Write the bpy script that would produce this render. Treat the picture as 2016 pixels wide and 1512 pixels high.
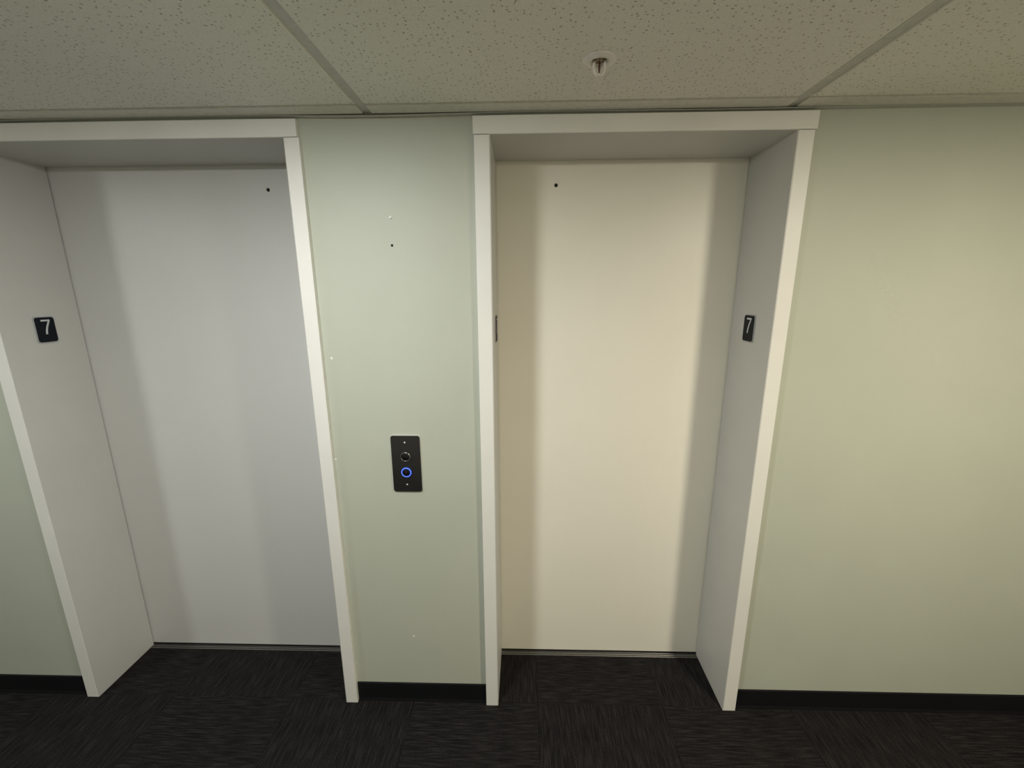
import bpy, bmesh, math, random
from mathutils import Vector, Matrix

for o in list(bpy.data.objects):
    bpy.data.objects.remove(o, do_unlink=True)
random.seed(7)
S = bpy.context.scene
C = S.collection

# ------------------------------------------------------------------ camera
F_PX = 819.57
YAW, PITCH, ROLL = 0.0275, -0.2188, -0.0049
CAM = Vector((0.0, -1.3663, 1.6236))
fw = Vector((-math.sin(YAW) * math.cos(PITCH), math.cos(YAW) * math.cos(PITCH), math.sin(PITCH)))
rt = fw.cross(Vector((0, 0, 1))).normalized()
up = rt.cross(fw)
rt2 = rt * math.cos(ROLL) + up * math.sin(ROLL)
up2 = up * math.cos(ROLL) - rt * math.sin(ROLL)
cd = bpy.data.cameras.new('camera')
cd.sensor_fit = 'HORIZONTAL'
cd.sensor_width = 36.0
cd.lens = F_PX / 2016 * 36.0
cd.clip_start = 0.02
cam = bpy.data.objects.new('camera', cd)
C.objects.link(cam)
cam.matrix_world = Matrix(((rt2.x, up2.x, -fw.x, CAM.x), (rt2.y, up2.y, -fw.y, CAM.y),
                           (rt2.z, up2.z, -fw.z, CAM.z), (0, 0, 0, 1)))
S.camera = cam

# ------------------------------------------------------------------ world, exposure, lamp levels
w = bpy.data.worlds.new('world')
S.world = w
w.use_nodes = True
w.node_tree.nodes['Background'].inputs[0].default_value = (0.5, 0.5, 0.5, 1)
w.node_tree.nodes['Background'].inputs[1].default_value = 0.0
S.view_settings.view_transform = 'Standard'
S.view_settings.look = 'None'
S.view_settings.gamma = 1.0
S.view_settings.use_curve_mapping = False
S.view_settings.exposure = 0.0
# three round downlights of the corridor: x, y, emission colour, emission strength
LAMPS = [(-2.40, -0.90, (0.97, 1.0, 0.99), 145.0, 'cool white round ceiling downlight above the left elevator side'),
         (-0.63, -0.90, (0.985, 1.0, 0.985), 246.0, 'neutral white round ceiling downlight between the two elevators'),
         (1.33, -1.22, (1.0, 0.905, 0.735), 410.0, 'warm white round ceiling downlight right of the right elevator')]

# ------------------------------------------------------------------ dimensions (metres)
ZC = 2.1315                      # ceiling tile face
ZH0, ZH1 = 2.0749, 2.1238       # head casing
T = 0.018                       # casing proud of the wall
DEP = 0.248                     # door leaf plane
RA, RB, RC, RD = -0.1461, -0.0984, 0.790, 0.8386
LA2, LA, LB, LC = -1.7933, -1.7455, -0.7146, -0.6677
ZB = 0.0865
X0, X1, Y0 = -3.40, 2.70, -2.40

# ------------------------------------------------------------------ materials
def nt(name):
    m = bpy.data.materials.new(name)
    m.use_nodes = True
    t = m.node_tree
    return m, t, t.nodes['Principled BSDF']

def link(t, a, b):
    t.links.new(a, b)

def coords(t, kind='Object', scale=(1, 1, 1), loc=(0, 0, 0)):
    c = t.nodes.new('ShaderNodeTexCoord')
    mp = t.nodes.new('ShaderNodeMapping')
    mp.inputs['Scale'].default_value = scale
    mp.inputs['Location'].default_value = loc
    link(t, c.outputs[kind], mp.inputs[0])
    return mp.outputs[0]

def noise(t, vec, scale, detail=3, rough=0.5):
    n = t.nodes.new('ShaderNodeTexNoise')
    n.inputs['Scale'].default_value = scale
    n.inputs['Detail'].default_value = detail
    n.inputs['Roughness'].default_value = rough
    link(t, vec, n.inputs['Vector'])
    return n.outputs['Fac']

def ramp(t, fac, stops):
    r = t.nodes.new('ShaderNodeValToRGB')
    el = r.color_ramp.elements
    while len(el) < len(stops):
        el.new(0.5)
    for e, (p, c) in zip(el, stops):
        e.position = p
        e.color = (*c, 1) if len(c) == 3 else c
    link(t, fac, r.inputs[0])
    return r.outputs[0]

def bump(t, h, strength, dist):
    b = t.nodes.new('ShaderNodeBump')
    b.inputs['Strength'].default_value = strength
    b.inputs['Distance'].default_value = dist
    link(t, h, b.inputs['Height'])
    return b.outputs[0]

def painted(name, col, rough, var=0.04, bscale=180, bstr=0.12, bdist=0.0006, spec=0.5):
    m, t, p = nt(name)
    v = coords(t)
    a = tuple(c * (1 - var) for c in col)
    b = tuple(min(1, c * (1 + var)) for c in col)
    link(t, ramp(t, noise(t, v, 3.2, 4, 0.6), [(0.3, a), (0.7, b)]), p.inputs['Base Color'])
    p.inputs['Roughness'].default_value = rough
    p.inputs['Specular IOR Level'].default_value = spec
    link(t, bump(t, noise(t, v, bscale, 3), bstr, bdist), p.inputs['Normal'])
    return m

def plain(name, col, rough, metal=0.0, spec=0.5):
    m, t, p = nt(name)
    v = coords(t)
    link(t, ramp(t, noise(t, v, 60, 2), [(0.3, tuple(c * 0.93 for c in col)), (0.7, tuple(min(1, c * 1.05) for c in col))]), p.inputs['Base Color'])
    p.inputs['Roughness'].default_value = rough
    p.inputs['Metallic'].default_value = metal
    p.inputs['Specular IOR Level'].default_value = spec
    return m

M = {}
M['wall'] = painted('sage_wall_paint', (0.525, 0.55, 0.46), 0.55, 0.025, 260, 0.10, 0.0006)
M['door'] = painted('cream_door_enamel', (0.92, 0.885, 0.775), 0.42, 0.015, 240, 0.06, 0.0004)
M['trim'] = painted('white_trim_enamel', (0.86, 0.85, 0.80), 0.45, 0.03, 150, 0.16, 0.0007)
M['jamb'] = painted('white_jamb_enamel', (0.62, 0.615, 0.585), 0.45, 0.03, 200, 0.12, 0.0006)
M['cream'] = painted('cream_wall_paint', (0.66, 0.64, 0.56), 0.55, 0.025, 260, 0.10, 0.0006)
M['door_grey'] = painted('grey_white_door_enamel', (0.70, 0.70, 0.675), 0.42, 0.015, 240, 0.06, 0.0004)
M['rubber'] = painted('black_rubber_base', (0.007, 0.007, 0.0085), 0.65, 0.2, 400, 0.1, 0.0004, 0.2)
M['bar'] = plain('grey_white_tee_metal', (0.60, 0.595, 0.54), 0.5)
M['strip'] = plain('off_white_border_strip', (0.80, 0.78, 0.70), 0.6)
M['plenum'] = plain('dark_plenum', (0.03, 0.03, 0.03), 0.9)
M['concrete'] = plain('concrete_slab', (0.12, 0.12, 0.12), 0.9)
M['alu'] = plain('brushed_aluminium_sill', (0.26, 0.255, 0.24), 0.30, 1.0)
M['groove'] = plain('dark_sill_groove', (0.03, 0.03, 0.03), 0.6)
M['black'] = plain('black_socket', (0.006, 0.005, 0.004), 0.6)
M['plate'] = plain('black_satin_button_plate', (0.016, 0.0155, 0.015), 0.22, 0.0, 0.9)
M['rim'] = plain('pale_rim_metal', (0.62, 0.62, 0.58), 0.4)
M['gunmetal'] = plain('dark_button_cap', (0.02, 0.02, 0.02), 0.25, 0.6)
M['screw_glint'] = plain('pale_glint_screw_metal', (0.90, 0.90, 0.87), 0.35, 0.3)  # mostly non-metal; the screws' glint is put into the near-white base colour
M['silver'] = plain('silver_sign_backing', (0.52, 0.53, 0.55), 0.35, 0.3)
M['navy'] = plain('navy_sign_face', (0.004, 0.006, 0.011), 0.5, 0.0, 0.2)
M['digit'] = plain('pale_grey_digit', (0.62, 0.64, 0.66), 0.5)
M['white'] = plain('white_plastic', (0.85, 0.84, 0.82), 0.4)
M['sprwhite'] = plain('white_sprinkler_enamel', (0.86, 0.82, 0.77), 0.35)
M['brass'] = plain('dull_brass', (0.20, 0.15, 0.10), 0.45, 0.8)
M['chip'] = plain('bare_plaster', (0.92, 0.91, 0.87), 0.7)

# carpet: thin irregular ribs running along the local x axis of each tile
m, t, p = nt('charcoal_ribbed_carpet')
v1 = coords(t, 'Object', (12, 200, 1))
v2 = coords(t, 'Object', (190, 420, 1), (3.1, 1.7, 0))
n1 = noise(t, v1, 1.0, 2, 0.5)
n2 = noise(t, v2, 1.0, 2, 0.6)
mx = t.nodes.new('ShaderNodeMath'); mx.operation = 'MULTIPLY_ADD'
link(t, n1, mx.inputs[0]); mx.inputs[1].default_value = 0.58
ml = t.nodes.new('ShaderNodeMath'); ml.operation = 'MULTIPLY'
link(t, n2, ml.inputs[0]); ml.inputs[1].default_value = 0.42
link(t, ml.outputs[0], mx.inputs[2])
colr = ramp(t, mx.outputs[0], [(0.36, (0.004, 0.0038, 0.0038)), (0.50, (0.012, 0.011, 0.0107)), (0.68, (0.036, 0.033, 0.031))])
link(t, colr, p.inputs['Base Color'])
p.inputs['Roughness'].default_value = 0.95
p.inputs['Specular IOR Level'].default_value = 0.15
link(t, bump(t, mx.outputs[0], 0.9, 0.004), p.inputs['Normal'])
M['carpet'] = m

# mineral fibre ceiling tile: off white with scattered pin holes and short fissures
m, t, p = nt('fissured_mineral_tile')
c = t.nodes.new('ShaderNodeTexCoord')
oi = t.nodes.new('ShaderNodeObjectInfo')
vm = t.nodes.new('ShaderNodeVectorMath'); vm.operation = 'MULTIPLY_ADD'
link(t, oi.outputs['Random'], vm.inputs[0]); vm.inputs[1].default_value = (7, 5, 0)
link(t, c.outputs['Object'], vm.inputs[2])
wn = t.nodes.new('ShaderNodeTexNoise'); wn.inputs['Scale'].default_value = 55
link(t, vm.outputs[0], wn.inputs['Vector'])
wm = t.nodes.new('ShaderNodeVectorMath'); wm.operation = 'MULTIPLY_ADD'
link(t, wn.outputs['Color'], wm.inputs[0]); wm.inputs[1].default_value = (0.012, 0.012, 0.0)
link(t, vm.outputs[0], wm.inputs[2])
def holes(scale, rad, keep):
    vo = t.nodes.new('ShaderNodeTexVoronoi'); vo.voronoi_dimensions = '2D'
    vo.inputs['Scale'].default_value = scale
    link(t, wm.outputs[0], vo.inputs['Vector'])
    d = t.nodes.new('ShaderNodeMapRange')
    link(t, vo.outputs['Distance'], d.inputs[0])
    d.inputs[1].default_value = rad * 0.45; d.inputs[2].default_value = rad
    d.inputs[3].default_value = 1; d.inputs[4].default_value = 0
    sx = t.nodes.new('ShaderNodeSeparateColor'); link(t, vo.outputs['Color'], sx.inputs[0])
    g = t.nodes.new('ShaderNodeMath'); g.operation = 'GREATER_THAN'
    link(t, sx.outputs[0], g.inputs[0]); g.inputs[1].default_value = 1 - keep
    q = t.nodes.new('ShaderNodeMath'); q.operation = 'MULTIPLY'
    link(t, d.outputs[0], q.inputs[0]); link(t, g.outputs[0], q.inputs[1])
    return q.outputs[0]
h1 = holes(70, 0.175, 0.45)
h2 = holes(120, 0.20, 0.30)
hm = t.nodes.new('ShaderNodeMath'); hm.operation = 'MAXIMUM'
h2s = t.nodes.new('ShaderNodeMath'); h2s.operation = 'MULTIPLY'; link(t, h2, h2s.inputs[0]); h2s.inputs[1].default_value = 0.45
link(t, h1, hm.inputs[0]); link(t, h2s.outputs[0], hm.inputs[1])
base = ramp(t, noise(t, vm.outputs[0], 220, 3, 0.6), [(0.3, (0.84, 0.82, 0.74)), (0.7, (0.92, 0.90, 0.82))])
mixc = t.nodes.new('ShaderNodeMix'); mixc.data_type = 'RGBA'
link(t, hm.outputs[0], mixc.inputs['Factor'])
link(t, base, mixc.inputs['A'])
mixc.inputs['B'].default_value = (0.45, 0.43, 0.36, 1)
link(t, mixc.outputs['Result'], p.inputs['Base Color'])
p.inputs['Roughness'].default_value = 0.95
p.inputs['Specular IOR Level'].default_value = 0.1
inv = t.nodes.new('ShaderNodeMath'); inv.operation = 'SUBTRACT'; inv.inputs[0].default_value = 1
link(t, hm.outputs[0], inv.inputs[1])
link(t, bump(t, inv.outputs[0], 0.5, 0.002), p.inputs['Normal'])
M['tile'] = m

def emit_mat(name, col, strength):
    m, t, p = nt(name)
    p.inputs['Base Color'].default_value = (0.8, 0.8, 0.8, 1)
    p.inputs['Emission Color'].default_value = (*col, 1)
    p.inputs['Emission Strength'].default_value = strength
    return m

M['blue'] = emit_mat('blue_button_light', (0.13, 0.30, 1.0), 1.25)
M['blue'].node_tree.nodes['Principled BSDF'].inputs['Base Color'].default_value = (0.03, 0.05, 0.12, 1)
M['blue_dim'] = emit_mat('deep_blue_button_halo', (0.0, 0.012, 0.30), 0.9)  # halo of the lit ring, put into a dim emissive colour
M['blue_dim'].node_tree.nodes['Principled BSDF'].inputs['Base Color'].default_value = (0.01, 0.01, 0.03, 1)
M['bulb'], t, p = nt('red_glass_bulb')
p.inputs['Base Color'].default_value = (0.20, 0.09, 0.06, 1)
p.inputs['Roughness'].default_value = 0.08
p.inputs['Transmission Weight'].default_value = 0.5

# ------------------------------------------------------------------ mesh helpers
def obj(name, bm, mat, parent=None, smooth=False):
    me = bpy.data.meshes.new(name)
    bmesh.ops.recalc_face_normals(bm, faces=bm.faces)
    bm.to_mesh(me)
    bm.free()
    if smooth:
        for f in me.polygons:
            f.use_smooth = True
    me.materials.append(M[mat] if isinstance(mat, str) else mat)
    o = bpy.data.objects.new(name, me)
    C.objects.link(o)
    o.parent = parent
    return o

def empty(name, loc=(0, 0, 0)):
    o = bpy.data.objects.new(name, None)
    o.empty_display_size = 0.05
    C.objects.link(o)
    o.location = loc
    return o

def tag(o, label, cat=None, group=None, kind=None):
    o['label'] = label
    if cat: o['category'] = cat
    if group: o['group'] = group
    if kind: o['kind'] = kind
    return o

def add_box(bm, x0, x1, y0, y1, z0, z1):
    vs = [bm.verts.new(q) for q in ((x0, y0, z0), (x1, y0, z0), (x1, y1, z0), (x0, y1, z0),
                                    (x0, y0, z1), (x1, y0, z1), (x1, y1, z1), (x0, y1, z1))]
    for f in ((0, 3, 2, 1), (4, 5, 6, 7), (0, 1, 5, 4), (1, 2, 6, 5), (2, 3, 7, 6), (3, 0, 4, 7)):
        bm.faces.new([vs[i] for i in f])

def box(x0, x1, y0, y1, z0, z1, bev=0.0, seg=2):
    bm = bmesh.new()
    add_box(bm, x0, x1, y0, y1, z0, z1)
    if bev:
        bmesh.ops.bevel(bm, geom=bm.edges[:], offset=bev, segments=seg, profile=0.5, affect='EDGES')
    return bm

def extrude_poly(pts, depth, mat4, bev=0.0):
    """pts in the (u,v) plane, extruded along +w by depth, then placed by mat4 (u,v,w -> world)."""
    bm = bmesh.new()
    a = [bm.verts.new((u, v, 0)) for u, v in pts]
    b = [bm.verts.new((u, v, depth)) for u, v in pts]
    bm.faces.new(a[::-1])
    top = bm.faces.new(b)
    n = len(pts)
    for i in range(n):
        bm.faces.new((a[i], a[(i + 1) % n], b[(i + 1) % n], b[i]))
    if bev:
        bmesh.ops.bevel(bm, geom=list(top.edges), offset=bev, segments=2, profile=0.5, affect='EDGES')
    bmesh.ops.transform(bm, matrix=mat4, verts=bm.verts)
    return bm

def rounded_rect(w_, h_, r, seg=5):
    pts = []
    for cx, cy, a0 in ((w_ / 2 - r, h_ / 2 - r, 0), (-w_ / 2 + r, h_ / 2 - r, 90),
                       (-w_ / 2 + r, -h_ / 2 + r, 180), (w_ / 2 - r, -h_ / 2 + r, 270)):
        for k in range(seg + 1):
            a = math.radians(a0 + 90 * k / seg)
            pts.append((cx + r * math.cos(a), cy + r * math.sin(a)))
    return pts

def lathe(profile, mat4=Matrix.Identity(4), seg=40):
    """profile: list of (r, h) revolved round the h axis (local z)."""
    bm = bmesh.new()
    rings = []
    for r, h in profile:
        if r < 1e-6:
            rings.append([bm.verts.new((0, 0, h))])
        else:
            rings.append([bm.verts.new((r * math.cos(2 * math.pi * k / seg), r * math.sin(2 * math.pi * k / seg), h)) for k in range(seg)])
    for A, B in zip(rings, rings[1:]):
        for k in range(seg):
            k2 = (k + 1) % seg
            if len(A) == 1 and len(B) == 1: continue
            if len(A) == 1: bm.faces.new((A[0], B[k], B[k2]))
            elif len(B) == 1: bm.faces.new((A[k], A[k2], B[0]))
            else: bm.faces.new((A[k], A[k2], B[k2], B[k]))
    bmesh.ops.transform(bm, matrix=mat4, verts=bm.verts)
    return bm

def tube(path, r, seg=10):
    bm = bmesh.new()
    rings = []
    n = len(path)
    for i, pnt in enumerate(path):
        pnt = Vector(pnt)
        d = (Vector(path[min(i + 1, n - 1)]) - Vector(path[max(i - 1, 0)])).normalized()
        a = d.cross(Vector((0, 1, 0)))
        if a.length < 1e-4: a = d.cross(Vector((1, 0, 0)))
        a.normalize(); b = d.cross(a)
        rr = r[i] if isinstance(r, (list, tuple)) else r
        rings.append([bm.verts.new(pnt + (a * math.cos(2 * math.pi * k / seg) + b * math.sin(2 * math.pi * k / seg)) * rr) for k in range(seg)])
    for A, B in zip(rings, rings[1:]):
        for k in range(seg):
            bm.faces.new((A[k], A[(k + 1) % seg], B[(k + 1) % seg], B[k]))
    bm.faces.new(rings[0][::-1]); bm.faces.new(rings[-1])
    return bm

def frame(u, v, wv, loc):
    u, v, wv = Vector(u), Vector(v), Vector(wv)
    return Matrix(((u.x, v.x, wv.x, loc[0]), (u.y, v.y, wv.y, loc[1]), (u.z, v.z, wv.z, loc[2]), (0, 0, 0, 1)))

FACE_Y = lambda loc: frame((1, 0, 0), (0, 0, 1), (0, -1, 0), loc)      # faces the corridor (-y)

# ------------------------------------------------------------------ floor: slab + carpet tiles
fl = obj('floor', box(X0 - 0.1, X1 + 0.1, Y0 - 0.1, 0.36, -0.10, -0.0062), 'concrete')
tag(fl, 'charcoal ribbed carpet tile floor laid quarter turned', 'floor', kind='structure')
TS, TX0 = 0.5, 0.06
tile_cache = {}
def carpet_tile(x0, x1, y0, y1, turned):
    g = 0.0004
    wx, wy = x1 - x0 - 2 * g, y1 - y0 - 2 * g
    if wx < 0.01 or wy < 0.01: return
    lx, ly = (wy, wx) if turned else (wx, wy)
    key = (round(lx, 4), round(ly, 4))
    if key not in tile_cache:
        bm = box(-lx / 2, lx / 2, -ly / 2, ly / 2, -0.006, 0.0, 0.0006, 1)
        o = obj('carpet_tile', bm, 'carpet', fl)
        tile_cache[key] = o.data
    else:
        o = bpy.data.objects.new('carpet_tile', tile_cache[key])
        C.objects.link(o); o.parent = fl
    o.location = ((x0 + x1) / 2, (y0 + y1) / 2, 0)
    o.rotation_euler = (0, 0, math.pi / 2 if turned else 0)
i0, i1 = math.floor((X0 - TX0) / TS), math.ceil((X1 - TX0) / TS)
for i in range(i0, i1):
    a, b = max(X0, TX0 + i * TS), min(X1, TX0 + (i + 1) * TS)
    for j in range(-5, 0):
        c0, c1 = max(Y0, j * TS), (j + 1) * TS
        carpet_tile(a, b, c0, c1, (i + j) % 2 == 1)
    for (xa, xb) in ((LA, LB), (RB, RC)):                      # inside the two door recesses
        aa, bb = max(a, xa), min(b, xb)
        if bb > aa:
            carpet_tile(aa, bb, 0.0, 0.222, i % 2 == 1)

# ------------------------------------------------------------------ walls
J = 0.014                                                       # jamb lining thickness
bm = bmesh.new()
ZT = ZC + 0.12
WY = 0.2435
for xa, xb in ((X0, LA - J), (LB + J, RB - J), (RC + J, X1)):
    add_box(bm, xa, xb, 0, WY, -0.006, ZT)
for xa, xb in ((LA - J, LB + J), (RB - J, RC + J)):
    add_box(bm, xa, xb, 0, WY, ZH0 + J, ZT)
bmesh.ops.remove_doubles(bm, verts=bm.verts, dist=1e-5)
wall = obj('wall_back', bm, 'wall')
tag(wall, 'pale sage green painted wall around both elevator openings', 'wall', kind='structure')
wl = obj('wall_left', box(X0 - 0.1, X0, Y0, WY, -0.006, ZT), 'wall'); tag(wl, 'sage green wall closing the corridor on the left', 'wall', kind='structure')
wr = obj('wall_right', box(X1, X1 + 0.1, Y0, WY, -0.006, ZT), 'wall'); tag(wr, 'sage green wall closing the corridor on the right', 'wall', kind='structure')
wf = obj('wall_front', box(X0 - 0.1, X1 + 0.1, Y0 - 0.1, Y0, -0.006, ZT), 'cream'); tag(wf, 'cream corridor wall opposite the elevators', 'wall', kind='structure')
hs = obj('wall_hoistway', box(X0, X1, 0.34, 0.36, -0.006, ZT), 'plenum'); tag(hs, 'dark hoistway wall hidden behind the elevator doors', 'wall', kind='structure')

# small marks on the wall
o = obj('anchor_plug', lathe([(0, 0.0050), (0.0026, 0.0045), (0.0046, 0.0022), (0.0052, 0.0), (0.0052, -0.004), (0, -0.004)], FACE_Y((-0.413, 0, 1.850)), 16), 'chip', wall, True)
o['label'] = 'small white anchor plug in the wall'
o = obj('screw_hole', lathe([(0, 0.0004), (0.0034, 0.0004), (0.0040, 0.0008), (0.0043, 0.0002), (0.0043, -0.003), (0, -0.003)], FACE_Y((-0.414, 0, 1.767)), 16), 'black', wall, True)
o['label'] = 'small dark screw hole in the wall'
for k, (x, z, s) in enumerate(((-0.643, 1.408, 0.0050), (-0.664, 1.046, 0.0035), (-0.427, 0.309, 0.0045))):
    pts = [(s * (0.7 + 0.35 * random.random()) * math.cos(a * math.pi / 4), s * (0.7 + 0.4 * random.random()) * math.sin(a * math.pi / 4)) for a in range(8)]
    obj('paint_chip', extrude_poly(pts, 0.0006, FACE_Y((x, 0, z))), 'chip', wall)

# ------------------------------------------------------------------ baseboards
def baseboard(name, x0, x1, label):
    prof = [(0, 0), (-0.0075, 0), (-0.0065, 0.006), (-0.0045, 0.012), (-0.0045, ZB - 0.004), (-0.0030, ZB - 0.001), (0, ZB)]
    bm = bmesh.new()
    A = [bm.verts.new((x0, y, z)) for y, z in prof]
    B = [bm.verts.new((x1, y, z)) for y, z in prof]
    n = len(prof)
    for i in range(n):
        bm.faces.new((A[i], A[(i + 1) % n], B[(i + 1) % n], B[i]))
    bm.faces.new(A[::-1]); bm.faces.new(B)
    tag(obj(name, bm, 'rubber'), label, 'baseboard', kind='structure')
baseboard('baseboard_left', X0, LA2, 'black rubber baseboard left of the left elevator')
baseboard('baseboard_middle', LC, RA, 'black rubber baseboard between the two elevators')
baseboard('baseboard_right', RD, X1, 'black rubber baseboard right of the right elevator')

# ------------------------------------------------------------------ door frames (trim) and elevator doors
def door_frame(name, label, o0, i0, i1, o1, hx0, hx1):
    r = empty(name, ((i0 + i1) / 2, 0, 0)); tag(r, label, 'door frame', kind='structure')
    r0 = Matrix.Translation(r.location).inverted()
    def part(nm, bm, mat):
        bmesh.ops.transform(bm, matrix=r0, verts=bm.verts)
        return obj(nm, bm, mat, r)
    part('side_casing', box(o0, i0 - 0.0021, -T, 0.0, 0.001, ZH0 - 0.0012, 0.0012), 'trim')
    part('side_casing', box(i1 + 0.0021, o1, -T, 0.0, 0.001, ZH0 - 0.0012, 0.0012), 'trim')
    part('head_casing', box(hx0, hx1, -T - 0.001, 0.0, ZH0, ZH1, 0.0014), 'trim')
    E_ = 0.0020                                                 # the lining covers the casing's inner edge
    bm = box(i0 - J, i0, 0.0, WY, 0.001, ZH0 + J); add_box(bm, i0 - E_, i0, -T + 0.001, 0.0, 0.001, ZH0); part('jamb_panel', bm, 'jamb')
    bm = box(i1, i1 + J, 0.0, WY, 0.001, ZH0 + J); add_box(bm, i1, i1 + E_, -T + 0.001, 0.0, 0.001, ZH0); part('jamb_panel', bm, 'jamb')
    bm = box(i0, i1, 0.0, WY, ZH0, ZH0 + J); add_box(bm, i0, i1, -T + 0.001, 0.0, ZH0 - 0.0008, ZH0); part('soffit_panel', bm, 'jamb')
door_frame('trim_1', 'white painted casing and deep jambs of the left elevator opening', LA2, LA, LB, LC, LA2 - 0.005, -0.6720)
door_frame('trim_2', 'white painted casing and deep jambs of the right elevator opening', RA, RB, RC, RD, -0.1490, 0.8450)

def elevator_door(name, label, xa, xb, kx, kz, mat):
    r = empty(name, ((xa + xb) / 2, DEP, 0)); tag(r, label, 'elevator door', kind='structure')
    r0 = Matrix.Translation(r.location).inverted()
    bm = box(xa - 0.045, xb + 0.045, DEP, DEP + 0.035, 0.009, ZH0 + 0.05, 0.0015)
    bmesh.ops.transform(bm, matrix=r0, verts=bm.verts)
    obj('door_panel', bm, mat, r)
    pm = r0 @ FACE_Y((kx, DEP, kz))
    k = obj('key_hole', lathe([(0.0042, 0.0002), (0.0046, 0.0010), (0.0060, 0.0010), (0.0064, 0.0), (0.0064, -0.004), (0, -0.004)], pm, 24), 'black', r, True)
    k['label'] = 'small round black emergency key hole'
    obj('key_socket', lathe([(0, 0.0003), (0.0044, 0.0003), (0.0044, -0.002), (0, -0.002)], pm, 24), 'black', k)
elevator_door('door_1', 'plain off white sliding door of the left elevator', LA, LB, -0.932, 1.990, 'door_grey')
elevator_door('door_2', 'plain cream sliding door of the right elevator', RB, RC, 0.117, 1.994, 'door')

def sill(name, label, xa, xb):
    r = obj(name, box(xa, xb, 0.2225, 0.2880, -0.006, 0.0005), 'groove')
    tag(r, label, 'door sill', kind='structure')
    for ya, yb, zt in ((0.2225, 0.2280, 0.0035), (0.2325, 0.2385, 0.0030), (0.2430, 0.2500, 0.0030), (0.2560, 0.2880, 0.0030)):
        obj('sill_ridge', box(xa, xb, ya, yb, 0.0004, zt, 0.0006, 1), 'alu', r)
sill('trim_3', 'grooved aluminium sill under the left elevator door', LA, LB)
sill('trim_4', 'grooved aluminium sill under the right elevator door', RB, RC)

# ------------------------------------------------------------------ suspended ceiling
ce = obj('ceiling', box(X0 - 0.1, X1 + 0.1, Y0 - 0.1, 0.36, ZC + 0.12, ZC + 0.16), 'plenum')
tag(ce, 'suspended ceiling of speckled mineral tiles in a metal grid', 'ceiling', kind='structure')
LED = 0.0055                                                     # tile face hangs this far below the grid
BARX = [-0.455 + 1.217 * k for k in range(-3, 4)]
BARX = [b for b in BARX if X0 < b < X1]
BARY = [-0.625, -1.480, -2.090]
BW = 0.026
for bx_ in BARX:
    segs = [0.0] + BARY + [Y0]
    for k in range(len(segs) - 1):
        ya, yb = segs[k + 1], segs[k]
        ya += BW / 2 if k < len(BARY) else 0
        yb -= BW / 2 if k > 0 else 0.004
        bm = box(bx_ - BW / 2, bx_ + BW / 2, ya, yb, ZC + LED - 0.0008, ZC + LED)
        add_box(bm, bx_ - 0.001, bx_ + 0.001, ya, yb, ZC + LED, ZC + LED + 0.03)
        obj('cross_tee', bm, 'bar', ce)
for by in BARY:
    bm = box(X0, X1, by - BW / 2, by + BW / 2, ZC + LED - 0.0015, ZC + LED)
    add_box(bm, X0, X1, by - 0.001, by + 0.001, ZC + LED, ZC + LED + 0.03)
    obj('main_tee', bm, 'bar', ce)

def ceiling_tile(x0, x1, y0, y1, wallside, gapr=0.0):
    """tegular tile: the face drops below a thinner ledge that rests on the grid"""
    e = 0.0145
    fx0, fx1, fy0 = x0 + e, x1 - e - gapr, y0 + e
    fy1 = y1 - (0.086 if wallside else e)
    top = ZC + LED + 0.012
    lx0, lx1 = x0 + 0.002, x1 - 0.002 - gapr
    ly0, ly1 = y0 + 0.002, y1 - (0.0725 if wallside else 0.002)
    # four nested rings joined into one stepped shape
    rings = [[(lx0, ly0, top), (lx1, ly0, top), (lx1, ly1, top), (lx0, ly1, top)],
             [(lx0, ly0, ZC + LED), (lx1, ly0, ZC + LED), (lx1, ly1, ZC + LED), (lx0, ly1, ZC + LED)],
             [(fx0, fy0, ZC + LED), (fx1, fy0, ZC + LED), (fx1, fy1, ZC + LED), (fx0, fy1, ZC + LED)],
             [(fx0, fy0, ZC + 0.0015), (fx1, fy0, ZC + 0.0015), (fx1, fy1, ZC + 0.0015), (fx0, fy1, ZC + 0.0015)],
             [(fx0 + .0015, fy0 + .0015, ZC), (fx1 - .0015, fy0 + .0015, ZC), (fx1 - .0015, fy1 - .0015, ZC), (fx0 + .0015, fy1 - .0015, ZC)]]
    bm = bmesh.new()
    R = [[bm.verts.new(q) for q in ring] for ring in rings]
    bm.faces.new(R[0]); bm.faces.new(R[-1][::-1])
    for A, B in zip(R, R[1:]):
        for k in range(4):
            bm.faces.new((A[k], B[k], B[(k + 1) % 4], A[(k + 1) % 4]))
    return obj('ceiling_tile', bm, 'tile', ce)
xs = [X0] + BARX + [X1]
ys = [0.0] + BARY + [Y0]
for i in range(len(xs) - 1):
    for k in range(len(ys) - 1):
        ceiling_tile(xs[i], xs[i + 1], ys[k + 1], ys[k], k == 0, 0.006 if (k == 0 and abs(xs[i] + 0.455) < 0.01) else 0.0)

# plain border strips between the tiles and the wall, with a shallow shadow groove on the tile side
edges = [X0] + [q for b in BARX for q in (b - BW / 2, b + BW / 2)] + [X1]
for a, b in zip(edges[0::2], edges[1::2]):
    obj('border_strip', box(a + 0.0005, b - 0.0005, -0.072, -0.0215, ZC + 0.0006, ZC + LED + 0.008, 0.0008, 1), 'strip', ce)

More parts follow.
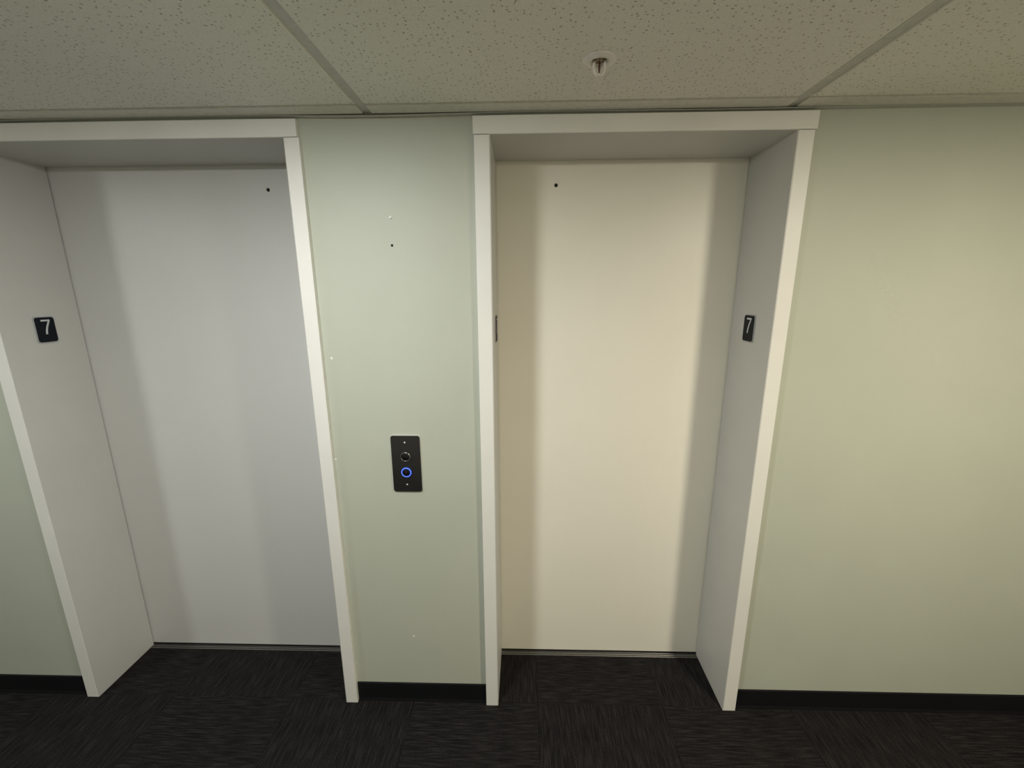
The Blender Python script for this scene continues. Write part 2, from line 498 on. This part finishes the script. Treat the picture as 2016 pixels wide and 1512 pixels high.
# wall angle: thin L strip, pulled a little loose so that it sags between the two elevators
def sag(x):
    s = 0.0
    for cx, wd, am in ((-0.42, 0.28, 0.0055), (0.55, 0.36, 0.0028), (-1.80, 0.32, 0.0035)):
        s += am * math.exp(-((x - cx) / wd) ** 2)
    return s
prof = [(0, 0.012), (-0.0008, 0.012), (-0.0010, 0.0010), (-0.0185, 0.0012), (-0.0190, 0.0008), (-0.0190, -0.0004), (-0.0183, -0.0008), (-0.0006, -0.0010), (0, -0.0008)]
bm = bmesh.new()
prev = None
N = 122
for k in range(N + 1):
    x = X0 + (X1 - X0) * k / N
    s = sag(x)
    ring = [bm.verts.new((x, y, ZC + 0.0012 + z - s * (0.55 + 0.45 * (-y) / 0.019))) for y, z in prof]
    if prev:
        n = len(prof)
        for q in range(n):
            bm.faces.new((prev[q], prev[(q + 1) % n], ring[(q + 1) % n], ring[q]))
    else:
        bm.faces.new(ring[::-1])
    prev = ring
bm.faces.new(prev)
o = obj('wall_angle', bm, 'bar', ce); o['label'] = 'thin sagging metal edge strip where ceiling meets wall'

# ------------------------------------------------------------------ ceiling downlights (outside the frame; they light the corridor)
for k, (lx, ly, col, strn, label) in enumerate(LAMPS):
    r = empty('ceiling_downlight', (lx, ly, ZC)); tag(r, label, 'ceiling light', 'round corridor downlights')
    obj('trim_ring', lathe([(0.088, 0.0), (0.112, 0.0), (0.112, -0.002), (0.104, -0.005), (0.092, -0.006), (0.088, -0.005)], seg=48), 'white', r, True)
    d = obj('diffuser', lathe([(0.0875 * math.sin(a * math.pi / 20), -0.004 - 0.010 * math.cos(a * math.pi / 20)) for a in range(11)] + [(0.0875, -0.001), (0, -0.001)], seg=48),
            emit_mat('downlight_diffuser_%d' % k, col, strn), r, True)
    d['label'] = 'glowing frosted diffuser'

# ------------------------------------------------------------------ call button panel
r = empty('elevator_call_panel', (-0.411, 0, 1.031)); tag(r, 'black call button plate with a lit blue ring, between the elevators', 'call panel')
PM = FACE_Y((0, 0, 0))
pl = obj('face_plate', extrude_poly(rounded_rect(0.102, 0.210, 0.008), 0.0050, PM, 0.0008), 'plate', r)
b = obj('metal_rim', extrude_poly(rounded_rect(0.1038, 0.2125, 0.0088), 0.0034, PM, 0.0006), 'rim', r); b['label'] = 'thin pale metal rim'
def button(z, lit):
    m4 = FACE_Y((-0.002, -0.005, z))
    b = obj('call_button', lathe([(0.0, 0.0030), (0.0118, 0.0030), (0.0132, 0.0022), (0.0138, 0.0002), (0.0138, -0.001), (0, -0.001)], m4, 40), 'gunmetal', r, True)
    if lit:
        b['label'] = 'call button inside a lit blue ring'
        g = obj('light_ring', lathe([(0.0150, 0.0), (0.0150, 0.0024), (0.0156, 0.0028), (0.0168, 0.0028), (0.0174, 0.0024), (0.0174, 0.0)], m4, 48), 'blue', b, True)
        g2 = obj('ring_halo', lathe([(0.0128, 0.0), (0.0128, 0.0032), (0.0140, 0.0026), (0.0150, 0.0018), (0.0174, 0.0018), (0.0192, 0.0012), (0.0198, 0.0)], m4, 48), 'blue_dim', b, True)  # added wider ring that stands in for the glow around the light ring
        g2['label'] = 'deep blue glow around the ring, built as a wider ring'
        g['label'] = 'glowing blue ring'
        obj('centre_dot', lathe([(0, 0.0034), (0.0022, 0.0033), (0.0026, 0.0028), (0, 0.0028)], m4, 16), M['dot'], b, True)
    else:
        b['label'] = 'unlit upper call button'
        obj('bezel_ring', lathe([(0.0140, -0.0005), (0.0140, 0.0018), (0.0152, 0.0030), (0.0168, 0.0026), (0.0180, 0.0010), (0.0180, -0.0005)], m4, 48), M['darkring'], b, True)
M['dot'] = plain('dull_red_dot', (0.10, 0.012, 0.012), 0.5)
M['darkring'] = plain('smoked_chrome_bezel', (0.42, 0.42, 0.40), 0.22, 1.0)
button(0.027, False)
button(-0.031, True)
for z in (0.080, -0.078):
    obj('screw', lathe([(0, 0.0014), (0.0016, 0.0013), (0.0028, 0.0007), (0.0032, 0.0), (0.0032, -0.001), (0, -0.001)], FACE_Y((-0.002, -0.005, z)), 16), 'screw_glint', r, True)

# ------------------------------------------------------------------ floor number signs on the jambs
def seven():
    """slim sans 7, unit square box (0..1 wide, 0..1 tall)"""
    out = [(0.0, 1.0), (1.0, 1.0), (1.0, 0.90)]
    right, left = [], []
    for k in range(9):
        s = k / 8
        x = 0.88 - 0.50 * (1 - (1 - s) ** 1.7)
        y = 0.88 * (1 - s)
        right.append((x + 0.12, y)); left.append((x - 0.10, y))
    return out + right[1:] + left[::-1] + [(0.78, 0.885), (0.0, 0.885)]
def sign(label, x, side, yc, zc):
    r = empty('floor_number_sign', (x, yc, zc)); tag(r, label, 'floor sign', 'floor number plates on the elevator jambs')
    nrm = (side, 0, 0); u = (0, side, 0)
    fm = lambda off: frame(u, (0, 0, 1), nrm, (side * off, 0, 0))
    obj('backing_plate', extrude_poly(rounded_rect(0.0690, 0.0960, 0.008), 0.0030, fm(0.0), 0.0006), 'silver', r)
    obj('sign_face', extrude_poly(rounded_rect(0.0620, 0.0890, 0.008), 0.0018, fm(0.0030), 0.0005), 'navy', r)
    gx0, gw, gz0, gh = -0.013, 0.029, -0.0165, 0.0525
    d = obj('digit', extrude_poly([(gx0 + a * gw, gz0 + b * gh) for a, b in seven()], 0.0008, fm(0.0048)), 'digit', r)
    d['label'] = 'pale raised numeral 7'
sign('navy plate with a pale 7 on the left jamb of the left elevator', LA, 1, 0.116, 1.4955)
sign('edge-on navy floor plate on the left jamb of the right elevator', RB, 1, 0.116, 1.4955)
sign('navy plate with a pale 7 on the right jamb of the right elevator', RC, -1, 0.117, 1.4940)

# ------------------------------------------------------------------ fire sprinkler
r = empty('fire_sprinkler', (0.171, -0.289, ZC)); tag(r, 'small white pendent fire sprinkler head in the ceiling', 'sprinkler')
obj('escutcheon', lathe([(0.0170, 0.006), (0.0185, -0.004), (0.0225, -0.0070), (0.0300, -0.0062), (0.0365, -0.0030), (0.0380, 0.0), (0.0330, 0.0)], seg=48), 'sprwhite', r, True)
obj('recess_cup', lathe([(0.0, -0.0010), (0.0150, -0.0010), (0.0175, 0.0010), (0.0175, 0.004), (0, 0.004)], seg=32), 'brass', r, True)
arms = []
for s in (-1, 1):
    path = [(s * 0.0112, 0, -0.002), (s * 0.0120, 0, -0.010), (s * 0.0120, 0, -0.020), (s * 0.0102, 0, -0.0255), (s * 0.0068, 0, -0.0298), (s * 0.0025, 0, -0.0322)]
    obj('frame_arm', tube(path, [0.0034, 0.0032, 0.0031, 0.0031, 0.0033, 0.0036], 10), 'sprwhite', r, True)
obj('boss', lathe([(0, -0.0275), (0.0035, -0.028), (0.0048, -0.031), (0.0048, -0.0345), (0, -0.035)], seg=20), 'sprwhite', r, True)
obj('deflector', lathe([(0, -0.0345), (0.0080, -0.0345), (0.0088, -0.0352), (0.0080, -0.0358), (0, -0.0358)], seg=24), 'sprwhite', r)
obj('glass_bulb', lathe([(0, -0.0015), (0.0016, -0.003), (0.0019, -0.010), (0.0027, -0.014), (0.0022, -0.021), (0.0015, -0.026), (0, -0.028)], seg=16), 'bulb', r, True)
